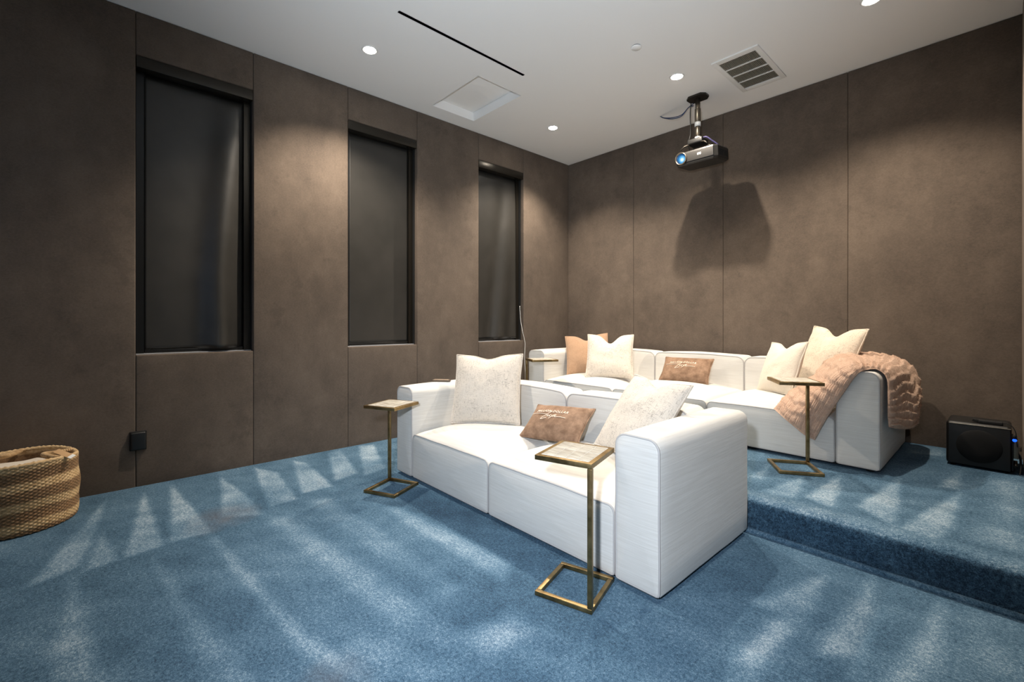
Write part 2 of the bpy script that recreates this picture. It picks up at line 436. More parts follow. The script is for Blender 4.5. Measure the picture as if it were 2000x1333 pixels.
for a, b in zip(SEAM_Y[:-1], SEAM_Y[1:]):
    zb = PZ if a > STEP_Y else -.01
    if a in [w[0] for w in WIN]:
        panel(wall_left, (XL - PT - .012, a + GAP, zb), (XL, b - GAP, WZ0), 0)
        panel(wall_left, (XL - PT - .012, a + GAP, WZ1), (XL, b - GAP, H - .002), 0)
    else:
        panel(wall_left, (XL - PT - .012, a + GAP, zb), (XL, b - GAP - (.0 if b < YB else .004), H - .002), 0)

# back wall
wall_back = struct(boxes('wall_back', [((XL - .3, YB + PT, -.05), (XR + .4, YB + .2, H))], M_PLASTER))
SEAM_X = [XL - .045, -3.086, -2.010, -.940, XR + .045]
for a, b in zip(SEAM_X[:-1], SEAM_X[1:]):
    panel(wall_back, (a + GAP, YB, PZ - .005), (b - GAP, YB + PT + .012, H - .002), 1)
# right wall: solid beside the platform, wide opening to the hall further forward
OPEN0, OPEN1, OPENZ = -1.1, 2.3, 2.55
wall_right = struct(boxes('wall_right', [((XR + PT, OPEN1, -.05), (XR + .2, YB + .2, H)), ((XR + PT, YF, -.05), (XR + .2, OPEN0, H)), ((XR + PT, OPEN0, OPENZ), (XR + .2, OPEN1, H))], M_PLASTER))
panel(wall_right, (XR, 3.60, PZ), (XR + PT + .012, YB - .004, H - .002), 0)
panel(wall_right, (XR, STEP_Y + .02, PZ), (XR + PT + .012, 3.60 - GAP, H - .002), 0)
panel(wall_right, (XR, OPEN1, 0), (XR + PT + .012, STEP_Y + .02 - GAP, H - .002), 0)
panel(wall_right, (XR, OPEN0, OPENZ), (XR + PT + .012, OPEN1 - GAP, H - .002), 0)
panel(wall_right, (XR, YF, 0), (XR + PT + .012, OPEN0 - GAP, H - .002), 0)
# front wall with the white projection surface the projector is aimed at
wall_front = struct(boxes('wall_front', [((XL - .3, YF - .15, -.05), (XR + .2, YF, H))], M_WALL))
M_SCREEN = simple('matte_screen', lin(236, 237, 238), .9)
boxes('projection_surface', [((-3.75, YF + .002, .75), (-.3, YF + .03, 2.75))], M_SCREEN, wall_front)
boxes('projection_border', [((-3.83, YF + .001, .67), (-3.75, YF + .04, 2.83)), ((-.3, YF + .001, .67), (-.22, YF + .04, 2.83)), ((-3.75, YF + .001, .67), (-.3, YF + .04, .75)), ((-3.75, YF + .001, 2.75), (-.3, YF + .04, 2.83))], M_MATTE, wall_front)
# hall beyond the opening
M_HALL = simple('hall_paint', lin(214, 212, 208), .9)
struct(boxes('wall_hall', [((1.75, -1.9, -.05), (1.9, 3.1, 2.85)), ((XR + .2, -1.9, -.05), (1.75, -1.75, 2.85)), ((XR + .2, 2.95, -.05), (1.75, 3.1, 2.85)), ((XR + .2, -1.9, 2.7), (1.75, 3.1, 2.85))], M_HALL))
V, F = grid_geo(lins(XR + .01, 1.76, .05), lins(-1.76, 2.96, .05), lambda x, y: 0)
hf = struct(mesh_obj('floor_hall', V, F, M_CARPET)); add_float(hf.data, 'pile', [.42] * len(V)); add_float(hf.data, 'stain', [0] * len(V))

# ------------------------------------------------------------------ ceiling with its openings
HATCH = (-3.92, -3.16, 2.475, 3.012)
SLOT = (-2.899, -2.878, 1.555, 2.775)
LIGHTS = [(-3.455, 1.604), (-3.450, 3.771), (-1.986, 3.800), (-.623, 3.869), (-2.0, 1.604), (-.623, 1.604)]
holes = [HATCH, SLOT]
cx_ = sorted({XL - .34, XR + .2, *[v for h in holes for v in h[:2]]})
cy_ = sorted({YF - .15, YB + .2, *[v for h in holes for v in h[2:]]})
cb = []
for i in range(len(cx_) - 1):
    for j in range(len(cy_) - 1):
        mx, my = (cx_[i] + cx_[i + 1]) / 2, (cy_[j] + cy_[j + 1]) / 2
        if any(h[0] < mx < h[1] and h[2] < my < h[3] for h in holes): continue
        cb.append(((cx_[i], cy_[j], H), (cx_[i + 1], cy_[j + 1], H + .12)))
ceiling = struct(boxes('ceiling', cb, M_CEIL))
bm = bmesh.new(); bm.from_mesh(ceiling.data); bmesh.ops.remove_doubles(bm, verts=bm.verts, dist=1e-4); bm.to_mesh(ceiling.data); bm.free()

# ------------------------------------------------------------------ windows and roller blinds
def build_window(i, a, b):
    w = struct(empty('window_%d' % (i + 1), (XL, (a + b) / 2, WZ0)))
    hw = (b - a) / 2; hz = WZ1 - WZ0; xo = -.27
    boxes('window_frame', [((xo - .05, -hw, 0), (xo, -hw + .05, hz)), ((xo - .05, hw - .05, 0), (xo, hw, hz)),
                    ((xo - .05, -hw + .05, 0), (xo, hw - .05, .05)), ((xo - .05, -hw + .05, hz - .05), (xo, hw - .05, hz))], M_FRAME, w)
    boxes('pane', [((xo - .03, -hw + .05, .05), (xo - .02, hw - .05, hz - .05))], M_GLASS, w)
    boxes('sill', [((xo, -hw, .0), (-.062, hw, .006))], M_SILL, w)
    boxes('reveal', [((-.235, -hw - .004, 0), (-.062, -hw + .004, hz)), ((-.235, hw - .004, 0), (-.062, hw + .004, hz)), ((-.235, -hw, hz - .004), (-.062, hw, hz + .004))], M_MATTE, w)
def blind_fold(i, u, v):
    """how far the cloth of blind i stands off its plane; u across (0..1), v down (0..1)"""
    g = lambda x, s: math.exp(-(x / s) ** 2)
    if i == 0: return .085 * v ** .5 * g(u - (.88 - .16 * min(1, v * 1.4)), .15) - .02 * v * g(u - 1, .05) + .004 * math.sin(u * 9) * v
    if i == 1: return .003 * math.sin(u * 5) * v
    return .040 * v ** .6 * g(u - (.98 - .42 * v), .18) - .030 * v ** .7 * g(u - (.70 - .40 * v), .13) + .028 * v * g(u - 1, .10)
BL = ['tall black roller blind, nearest the woven basket', 'flat black roller blind, middle of the three windows', 'creased black roller blind beside the white cord']
def build_blind(i, a, b):
    t = tag(empty('roller_blind', (XL - .07, (a + b) / 2, WZ0)), BL[i], 'blind', 'roller blinds along the panelled wall')
    hw = (b - a) / 2; hz = WZ1 - WZ0
    rbox('cassette', (-.075, -hw + .003, hz - .083), (.066, hw - .003, hz - .001), .004, M_FASCIA, t)
    x0 = -.045
    for s in (-1, 1):
        y = s * (hw - .028)
        boxes('side_channel', [((x0 - .03, y - .022, .0), (x0 - .008, y + .022, hz - .083)), ((x0 + .008, y - .022 if s > 0 else y - .022, .0), (x0 + .028, y + .022, hz - .083))], M_CHANNEL if s > 0 else M_FRAME, t)
    nu, nv = 40, 60; V = []
    for v in range(nv + 1):
        for u in range(nu + 1):
            yy = -hw + .052 + (2 * hw - .104) * u / nu; zz = hz - .083 - (hz - .083 - .028) * v / nv
            V.append((x0 + .006 + blind_fold(i, u / nu, v / nv) + .0012 * noise.noise(Vector((yy * 9, zz * 9, i))), yy, zz))
    F = [(v * (nu + 1) + u, v * (nu + 1) + u + 1, (v + 1) * (nu + 1) + u + 1, (v + 1) * (nu + 1) + u) for v in range(nv) for u in range(nu)]
    fb = mesh_obj('blind_fabric', V, F, M_BLIND, t)
    md = fb.modifiers.new('thickness', 'SOLIDIFY'); md.thickness = .0015
    rbox('bottom_bar', (x0 - .006, -hw + .054, .008), (x0 + .016, hw - .054, .032), .003, M_FRAME, t)
for i, (a, b) in enumerate(WIN): build_window(i, a, b); build_blind(i, a, b)

# white cord hanging from the third window
pts = [(-4.135, 3.905, 1.36), (-4.13, 3.912, 1.20), (-4.112, 3.915, 1.10), (-4.098, 3.93, 1.0), (-4.092, 3.955, .88), (-4.09, 3.945, .70), (-4.085, 3.955, .52), (-4.075, 3.95, .40), (-4.07, 3.97, .25), (-4.06, 3.95, .194)]
sp = spline(pts, 70)
sp = [p + Vector((0, .004 * noise.noise(Vector((0, 0, p.z * 14))), 0)) for p in sp]
tag(tube('blind_cord', sp, .0028, simple('white_plastic', lin(226, 226, 222), .5), None, 6), 'thin white cord dangling from the window nearest the room corner', 'cord')

# black cover plate on the wall
t = tag(empty('outlet_cover', (XL + .006, .200, .325)), 'black square outlet cover between two wall panels near the basket', 'outlet')
rbox('cover', (-.012, -.042, -.062), (.026, .042, .062), .010, M_BLACK, t)
rbox('cover_lip', (-.014, -.047, -.067), (.004, .047, .067), .005, M_MATTE, t)

# ------------------------------------------------------------------ ceiling fittings
M_WHITE = simple('white_enamel', lin(228, 226, 222), .5)
def m_lamp():
    t = NT('lamp_lens'); t.set(Base_Color=(1, 1, 1, 1)); t.b.inputs['Emission Color'].default_value = (1, .93, .82, 1); t.b.inputs['Emission Strength'].default_value = 150; return t.m
M_LAMP = m_lamp()
DL = {0: 'recessed downlight in the ceiling above the tall blinds', 1: 'recessed downlight nearest the corner of the room', 2: 'recessed downlight just in front of the projector mount', 3: 'recessed downlight cut by the top edge of the picture'}
for i, (x, y) in enumerate(LIGHTS):
    if i < 4:
        t = tag(empty('ceiling_downlight', (x, y, H)), DL[i], 'downlight', 'recessed ceiling downlights')
    else:
        t = tag(empty('ceiling_downlight', (x, y, H)), ['recessed downlight beyond the top edge above the loveseat centre', 'recessed downlight beyond the top edge by the right wall'][i - 4], 'downlight', 'recessed ceiling downlights')
    lathe('trim_ring', [(.048, -.001), (.052, -.004), (.060, -.0035), (.064, 0), (.048, .0)], M_WHITE, t)
    lathe('lens', [(.0001, -.003), (.048, -.0015)], M_LAMP, t)
    ld = bpy.data.lights.new('downlight_lamp', 'SPOT'); ld.energy = DOWNLIGHT_W * (1.32, 1.22, 1.02, .98, .05, .05)[i]; ld.color = DOWNLIGHT_COL
    ld.spot_size = math.radians(122 if i < 4 else 104); ld.spot_blend = .72 if i < 4 else 1.0; ld.shadow_soft_size = .022
    lo = bpy.data.objects.new('downlight_lamp', ld); C.objects.link(lo); lo.parent = t; lo.location = (0, 0, -.035)
# access hatch
a0, a1, b0, b1 = HATCH
t = tag(empty('ceiling_hatch', ((a0 + a1) / 2, (b0 + b1) / 2, H)), 'square white recessed hatch in the ceiling above the window wall', 'hatch')
hx, hy = (a1 - a0) / 2, (b1 - b0) / 2
for lo, hi in (((-hx + .001, -hy + .001, -.0005), (-hx + .008, hy - .001, .11)), ((hx - .008, -hy + .001, -.0005), (hx - .001, hy - .001, .11)), ((-hx + .008, -hy + .001, -.0005), (hx - .008, -hy + .008, .11)), ((-hx + .008, hy - .008, -.0005), (hx - .008, hy - .001, .11))):
    boxes('hatch_side', [(lo, hi)], M_CEIL, t)
rbox('hatch_panel', (-hx + .012, -hy + .012, .088), (hx - .012, hy - .012, .108), .003, M_CEIL, t)
boxes('hatch_backing', [((-hx, -hy, .109), (hx, hy, .12))], M_MATTE, t)
# linear slot
a0, a1, b0, b1 = SLOT
t = tag(empty('linear_diffuser', ((a0 + a1) / 2, (b0 + b1) / 2, H)), 'long narrow dark slot diffuser in the ceiling', 'diffuser')
hx, hy = (a1 - a0) / 2, (b1 - b0) / 2
boxes('slot_housing', [((-hx - .004, -hy, .0), (-hx, hy, .1)), ((hx, -hy, .0), (hx + .004, hy, .1)), ((-hx, -hy, .09), (hx, hy, .1)), ((-hx, -hy - .004, 0), (hx, -hy, .1)), ((-hx, hy, 0), (hx, hy + .004, .1))], simple('slot_grey', lin(120, 120, 120), .6), t)
boxes('slot_blade', [((-.0015, -hy, .03), (.0015, hy, .07))], M_FRAME, t)
# detector disc
t = tag(empty('sprinkler_cover', (-1.985, 3.145, H)), 'small round white cover plate on the ceiling', 'cover plate')
lathe('cap', [(.0001, -.014), (.036, -.014), (.040, -.010), (.040, -.007)], M_CEIL, t)
lathe('ring', [(.034, -.007), (.034, 0), (.001, 0)], M_FRAME, t)
# return air grille
vx0, vx1, vy0, vy1 = -1.690, -1.322, 3.818, 4.505
t = tag(empty('air_grille', ((vx0 + vx1) / 2, (vy0 + vy1) / 2, H)), 'white rectangular return air grille with four rows of louvres', 'vent')
hx, hy = (vx1 - vx0) / 2, (vy1 - vy0) / 2; fx, fy = .040, .058
for lo, hi in (((-hx, -hy, -.012), (-hx + fx, hy, 0)), ((hx - fx, -hy, -.012), (hx, hy, 0)), ((-hx + fx, -hy, -.012), (hx - fx, -hy + fy, 0)), ((-hx + fx, hy - fy, -.012), (hx - fx, hy, 0))):
    rbox('frame_rail', lo, hi, .0025, M_WHITE, t)
boxes('backing', [((-hx + fx, -hy + fy, -.0012), (hx - fx, hy - fy, -.0004))], simple('duct_dark', lin(66, 58, 46), .8), t)
L = 2 * (hy - fy)
for r in range(1, 4):
    y = -hy + fy + L * r / 4
    rbox('cross_bar', (-hx + fx, y - .008, -.011), (hx - fx, y + .008, -.002), .002, M_WHITE, t)
M_SLAT = simple('slat_grey', lin(150, 144, 130), .6)
for r in range(4):
    y0 = -hy + fy + L * r / 4 + .008; y1 = -hy + fy + L * (r + 1) / 4 - .008; bs = []
    for k in range(26):
        x = -hx + fx + (2 * (hx - fx)) * (k + .5) / 26; bs.append(((x - .0022, y0, -.010), (x + .0012, y1, -.0015)))
    stuff(boxes('louvre_row', bs, M_SLAT, t))

# ------------------------------------------------------------------ projector on its mount
M_STEEL = simple('brushed_steel', lin(120, 112, 100), .32, .9)
M_GUN = simple('gunmetal', lin(58, 54, 48), .4, .6)
t = tag(empty('projector_mount', (-2.030, 4.295, H)), 'dark steel projector pole bolted to the ceiling', 'mount')
PX = -.012
V, F = [], []
outline = [(-.095, -.035), (-.060, -.075), (.060, -.075), (.095, -.035), (.095, .035), (.060, .075), (-.060, .075), (-.095, .035)]
for z in (0, -.016): V += [(x, y, z) for x, y in outline]
F = [tuple(range(8)), tuple(range(8, 16))] + [(i, (i + 1) % 8, 8 + (i + 1) % 8, 8 + i) for i in range(8)]
mesh_obj('ceiling_plate', V, F, M_GUN, t, False)
lathe('pole', [(.021, -.40), (.021, -.20), (.0225, -.20), (.0225, -.012)], M_STEEL, t, 24)
lathe('sleeve', [(.0265, -.24), (.028, -.235), (.028, -.12), (.0265, -.115)], M_STEEL, t, 24)
lathe('label_band', [(.0285, -.285), (.0285, -.245)], M_TAPE, t, 24)
lathe('collar', [(.020, -.40), (.026, -.37), (.026, -.30), (.020, -.29)], M_STEEL, t, 24)
lathe('label_band', [(.0268, -.418), (.0268, -.388)], M_TAPE, t, 24)
rbox('bracket', (-.075, -.07, -.465), (.075, .07, -.415), .012, M_BLACK, t)
for sx, sy in ((-1, -1), (1, -1), (-1, 1), (1, 1)):
    tube('bracket_arm', [(sx * .04, sy * .05, -.455), (sx * .10, sy * .075, -.475), (sx * .13, sy * .085, -.505)], .007, M_GUN, t)
p = tag(empty('projector', (-2.008, 4.335, 2.755), (math.radians(5.5), 0, 0)), 'black projector with a glowing blue lens hanging from the ceiling', 'projector')
def m_pbody():
    t = NT('projector_shell'); t.set(Base_Color=lin(36, 35, 34), Roughness=.42); return t.m
M_PB = m_pbody()
M_PF = simple('projector_face', lin(38, 37, 36), .5, .0)
V, F = [], []
ol = [(-.205, -.10), (-.185, -.145), (.175, -.145), (.205, -.115), (.205, .115), (.175, .145), (-.175, .145), (-.205, .115)]
for z, s in ((-.062, .90), (-.050, .985), (-.040, 1), (.050, 1), (.062, .97)): V += [(x * s, y * s, z) for x, y in ol]
F = [tuple(range(8)), tuple(range(32, 40))] + [(k * 8 + i, k * 8 + (i + 1) % 8, k * 8 + 8 + (i + 1) % 8, k * 8 + 8 + i) for k in range(4) for i in range(8)]
mesh_obj('body', V, F, M_PB, p, False)
rbox('face_plate', (-.186, -.1495, -.036), (.176, -.1435, .050), .003, M_PF, p)
lathe('lens_ring', [(.048, -.001), (.048, .014), (.055, .017), (.060, .012), (.060, -.001)], M_STEEL, p, 36, (-.135, -.149, .006), (PI / 2, 0, 0))
def m_lens():
    t = NT('lens_glow'); o = t.obj()
    vd = t.n('ShaderNodeVectorMath', operation='DISTANCE'); vd.inputs[1].default_value = (.012, -.010, .004); t.l(o, vd.inputs[0])
    col = t.ramp(vd.outputs['Value'], [(.008, (.8, .95, 1, 1)), (.022, (.10, .40, .72, 1)), (.042, (.008, .06, .17, 1))])
    t.l(col, t.b.inputs['Emission Color']); t.b.inputs['Emission Strength'].default_value = 1.3
    t.set(Base_Color=lin(10, 30, 50), Roughness=.05); return t.m
lathe('lens', [(.0001, .010), (.018, .009), (.036, .006), (.048, .001)], m_lens(), p, 36, (-.135, -.149, .006), (PI / 2, 0, 0))
for dx in (0, .020): rbox('badge', (.026 + dx, -.1515, .002), (.041 + dx, -.149, .022), .001, M_TAPE, p)
for k in range(9): boxes('side_vent', [((.2045, -.085 + k * .02, -.03), (.2065, -.075 + k * .02, .03))], M_MATTE, p)
pl = bpy.data.lights.new('projector_beam', 'SPOT'); pl.energy = PROJ_W; pl.color = PROJ_COL; pl.spot_size = math.radians(34); pl.spot_blend = .15; pl.shadow_soft_size = .01
plo = bpy.data.objects.new('projector_beam', pl); C.objects.link(plo); plo.parent = p; plo.location = (-.135, -.19, .006)
plo.rotation_euler = (math.radians(90 - 11 - 5.5 + 0), 0, PI)
plo.rotation_euler = (Vector((.1, -5.8, -.42))).to_track_quat('-Z', 'Y').to_euler()
M_CABLE = simple('blue_cable', lin(48, 66, 98), .5)
for k, (sag, dx) in enumerate(((.10, 0), (.135, .012))):
    pts = [(-2.486, 4.40 + dx, H - .002), (-2.44, 4.39 + dx, H - .035), (-2.33, 4.36, H - .045 - sag * .35), (-2.22, 4.34, H - .06 - sag * .35), (-2.14, 4.325, H - .055), (-2.075, 4.30, H - .045 - .02 * k)]
    tag(tube('data_cable', spline(pts, 40), .0045, M_CABLE, None, 6), ['upper blue cable looping from the ceiling to the projector pole', 'lower blue cable sagging between ceiling and projector pole'][k], 'cable', 'projector cables')
pts = [(-2.085, 4.27, 3.30), (-2.095, 4.275, 3.22), (-2.09, 4.265, 3.14), (-2.085, 4.26, 3.06), (-2.085, 4.255, 2.98), (-2.105, 4.25, 2.90), (-2.10, 4.28, 2.83)]
tag(tube('power_cable', spline(pts, 40), .005, M_BLACK, None, 6), 'black power cable running down the projector pole', 'cable')
pts = [(-1.985, 4.30, 2.94), (-1.945, 4.30, 2.935), (-1.91, 4.33, 2.90), (-1.875, 4.37, 2.865), (-1.86, 4.40, 2.83)]
tag(tube('video_cable', spline(pts, 30), .007, simple('violet_cable', lin(84, 78, 124), .5), None, 6), 'violet cable plugged into the top of the projector', 'cable')

# ------------------------------------------------------------------ sofas
def rr_profile(w, h, r, top_n=12, side_n=6, rb=.012):
    """rounded rectangle in x (centred) and z (from 0): round top corners, small bottom ones"""
    P = []
    hw = w / 2
    def arc(cx, cz, rad, a0, a1, n): return [(cx + rad * math.cos(a0 + (a1 - a0) * i / n), cz + rad * math.sin(a0 + (a1 - a0) * i / n)) for i in range(n + 1)]
    P += arc(-hw + rb, rb, rb, PI * 1.5, PI, 2)
    P += [(-hw, rb + (h - r - rb) * i / side_n) for i in range(1, side_n)]
    P += arc(-hw + r, h - r, r, PI, PI / 2, 6)
    P += [(-hw + r + (w - 2 * r) * i / top_n, h) for i in range(1, top_n)]
    P += arc(hw - r, h - r, r, PI / 2, 0, 6)
    P += [(hw, h - r - (h - r - rb) * i / side_n) for i in range(1, side_n)]
    P += arc(hw - rb, rb, rb, 0, -PI / 2, 2)
    return P
def cushion(name, x0, x1, y0, y1, z0, z1, r, parent, crown=0.0, bulge=.008, seed=0, pipe='front', pr=.0055, topcurve=0.0, corner=.05):
    w, d, h = x1 - x0, y1 - y0, z1 - z0; cx = (x0 + x1) / 2
    P = rr_profile(w, h, r); n = len(P); er = .014
    V, F = [], []
    ysteps = [(0.0, er)] + [(er * (1 - math.cos(a)), er * (1 - math.sin(a))) for a in (PI / 6, PI / 3)] + [(er + (d - 2 * er) * i / 14, 0) for i in range(15)] + [(d - er * (1 - math.cos(a)), er * (1 - math.sin(a))) for a in (PI / 3, PI / 6)] + [(d, er)]
    def disp(x, y, z):
        u = x / (w / 2); v = (y / d) * 2 - 1; t = max(0, (z - h * .5) / (h * .5))
        k = max(0, 1 - abs(u) ** 3) * max(0, 1 - abs(v) ** 4)
        z += crown * k * t + topcurve * (1 - u * u) * t
        # side swell and slight wrinkles
        q = max(0, 1 - (2 * z / h - 1) ** 4) * max(0, 1 - v ** 4)
        if abs(u) > .97: x += math.copysign(bulge * .7, x) * q
        nz = noise.noise(Vector((x * 5 + seed, y * 5, z * 5 + seed))) * .003
        return (x + nz, y, z + nz * t)
    def ring(y, ins, s=1.0):
        out = []
        for x, z in P:
            xx = x * (1 - ins / (w / 2)); zz = h / 2 + (z - h / 2) * (1 - ins / (h / 2))
            out.append(disp(xx * s, y, h / 2 + (zz - h / 2) * s))
        return out
    rings = []
    caps = [.0, .2, .45, .7, .88]
    for s in caps: rings.append([(a, -bulge * (1 - s ** 2.5) + 0 * b + noise.noise(Vector((a * 4 + seed, 3, c * 4))) * .003 * (1 - s), c) for a, b, c in ring(0, er, max(s, .001))])
    for y, ins in ysteps: rings.append(ring(y, ins))
    for s in reversed(caps): rings.append([(a, d + bulge * .6 * (1 - s ** 2.5), c) for a, b, c in ring(d, er, max(s, .001))])
    for rg in rings: V += rg
    for i in range(len(rings) - 1):
        for k in range(n): F.append((i * n + k, i * n + (k + 1) % n, (i + 1) * n + (k + 1) % n, (i + 1) * n + k))
    o = mesh_obj(name, V, F, M_SOFA, parent, True, (cx, y0, z0))
    path = [Vector(v) for v in ring(er * .35, er * .35)]
    V2, F2 = tube_geo(path, pr, 6, True)
    mesh_obj('piping', V2, F2, M_PIPE, o)
    return o
def sofa(name, label, X0, X1, Y0, Y1, Z, splits, arm, hh, seat_h, back_d, crown):
    """X0..X1 wide, Y0 front, Y1 back; splits are the seams between the seats"""
    ox, oy = (X0 + X1) / 2, (Y0 + Y1) / 2
    s = tag(empty(name, (ox, oy, Z)), label, 'sofa')
    x0, x1, y0, y1 = X0 - ox, X1 - ox, Y0 - oy, Y1 - oy; f = .022
    xs = [x0 + arm] + [v - ox for v in splits] + [x1 - arm]
    g = .003
    cushion('armrest', x0, x0 + arm - g, y0, y1, f, hh, .05, s, .004, .008, 1)
    cushion('armrest', x1 - arm + g, x1, y0, y1, f, hh, .05, s, .004, .008, 2)
    for i in range(len(xs) - 1):
        cushion('seat', xs[i] + g, xs[i + 1] - g, y0 + .004, y1 - back_d + .03, f, seat_h, .035, s, crown, .010, 3 + i)
        cushion('backrest', xs[i] + g, xs[i + 1] - g, y1 - back_d, y1 - .002, f + .01, hh - .006, .055, s, .004, .018, 8 + i, topcurve=.012)
    boxes('base', [((x0 + .03, y0 + .03, .012), (x1 - .03, y1 - .03, f + .02))], M_MATTE, s)
    for fx in (x0 + .06, x1 - .06):
        for fy in (y0 + .06, y1 - .06): lathe('foot', [(.02, 0), (.025, .004), (.025, .02)], M_MATTE, s, 14, (fx, fy, 0))
    return s
loveseat = sofa('loveseat', 'white two-seat sofa on the lower floor in front of the step', -3.165, -.957, 1.69, 2.622, 0, [-2.068], .222, .672, .338, .225, .075)
long_sofa = sofa('long_sofa', 'long white three-seat sofa on the raised platform along the back wall', -3.725, -.545, 3.66, 4.71, PZ, [-2.58, -1.66], .238, .652, .330, .26, .075)

# ------------------------------------------------------------------ cushions
def pillow_front(w, h, th, u, v, chop, seed, ear=.05):
    """point of the front skin for u, v in -1..1 (local x right, z up, -y to the viewer)"""
    x = u * w / 2 * (1 - ear * (1 - v * v) * abs(u)); z = v * h / 2 * (1 - ear * .9 * (1 - u * u) * abs(v))
    t = ((1 - abs(u) ** 2.4) * (1 - abs(v) ** 2.4)) ** .55 if abs(u) < 1 and abs(v) < 1 else 0
    c = math.exp(-(u / .34) ** 2) * max(0, (v + .1) / 1.1) ** 1.6
    z -= chop * c; t *= 1 - .30 * c * (chop > 0.02)
    wr = noise.noise(Vector((u * 2.3 + seed, v * 2.3, seed))) * .10 + noise.noise(Vector((u * 6, v * 6 + seed, seed * 2))) * .05
    # creases running in from the corners
    cr = math.sin((u - v) * 7 + seed) * .05 * abs(u * v) + math.sin((u + v) * 6 + seed * 2) * .05 * abs(u * v)
    return x, t * th / 2 * (1 + wr + cr), z
def pillow(name, label, w, h, th, loc, ypr, mat, chop=0.0, seed=1, flange=.012, group=None, edge=None):
    yaw, pitch, roll = ypr
    M = Matrix.Rotation(yaw, 3, 'Z') @ Matrix.Rotation(pitch, 3, 'X') @ Matrix.Rotation(roll, 3, 'Y')
    o = tag(empty(name, loc, M.to_euler()), label, 'cushion', group)
    n = 30; V = []; F = []
    m = n + 1
    cl = lambda i: math.sin((i / n * 2 - 1) * PI / 2) * .55 + (i / n * 2 - 1) * .45
    for side in (-1, 1):
        for j in range(m):
            for i in range(m):
                x, t, z = pillow_front(w, h, th, cl(i), cl(j), chop, seed + (side > 0) * 3); V.append((x, side * t, z))
    for s in (0, 1):
        b = s * m * m
        for j in range(n):
            for i in range(n): F.append((b + j * m + i, b + j * m + i + 1, b + (j + 1) * m + i + 1, b + (j + 1) * m + i))
    me_o = mesh_obj('cover', V, F, mat, o)
    bm = bmesh.new(); bm.from_mesh(me_o.data); bmesh.ops.remove_doubles(bm, verts=bm.verts, dist=1e-5); bmesh.ops.recalc_face_normals(bm, faces=bm.faces); bm.to_mesh(me_o.data); bm.free()
    ring = [(cl(i), -1) for i in range(n)] + [(1, cl(i)) for i in range(n)] + [(cl(n - i), 1) for i in range(n)] + [(-1, cl(n - i)) for i in range(n)]
    path = []
    for u, v in ring:
        x, t, z = pillow_front(w, h, th, u, v, chop, seed); path.append((x, .002 * math.sin(u * 9 + v * 7), z))
    V2, F2 = tube_geo(path, flange * .5, 6, True)
    mesh_obj('flange', V2, F2, edge or mat, o)
    return o
P_KW = dict(group='flecked square cushions')
pillow('throw_cushion', 'flecked square cushion upright at the left of the front loveseat', .53, .53, .17, (-2.66, 2.170, .655), (.583, -.345, -.032), M_TWEED, .03, 1, **P_KW)
pillow('throw_cushion', 'flecked square cushion slumped against the right arm of the front loveseat', .50, .50, .16, (-1.405, 2.265, .620), (-.375, -.62, .011), M_TWEED, .045, 2, **P_KW)
pillow('throw_cushion', 'tan square cushion half hidden at the left end of the rear sofa', .49, .49, .14, (-3.26, 4.150, .790), (.593, -.50, -.10), M_TAN, .07, 3)
pillow('throw_cushion', 'pale flecked cushion with a deep V dent in front of the tan cushion', .485, .485, .15, (-2.85, 4.005, .800), (.533, -.44, -.002), M_TWEED, .10, 4, **P_KW)
pillow('throw_cushion', 'plain cream square cushion near the right end of the rear sofa', .43, .43, .14, (-1.237, 4.08, .790), (-.70, -.36, -.06), M_CREAM, .05, 5)
pillow('throw_cushion', 'large pale flecked cushion in the right corner of the rear sofa behind the throw', .54, .54, .16, (-.965, 4.275, .860), (-.66, -.36, .034), M_TWEED2, .07, 6, **P_KW)

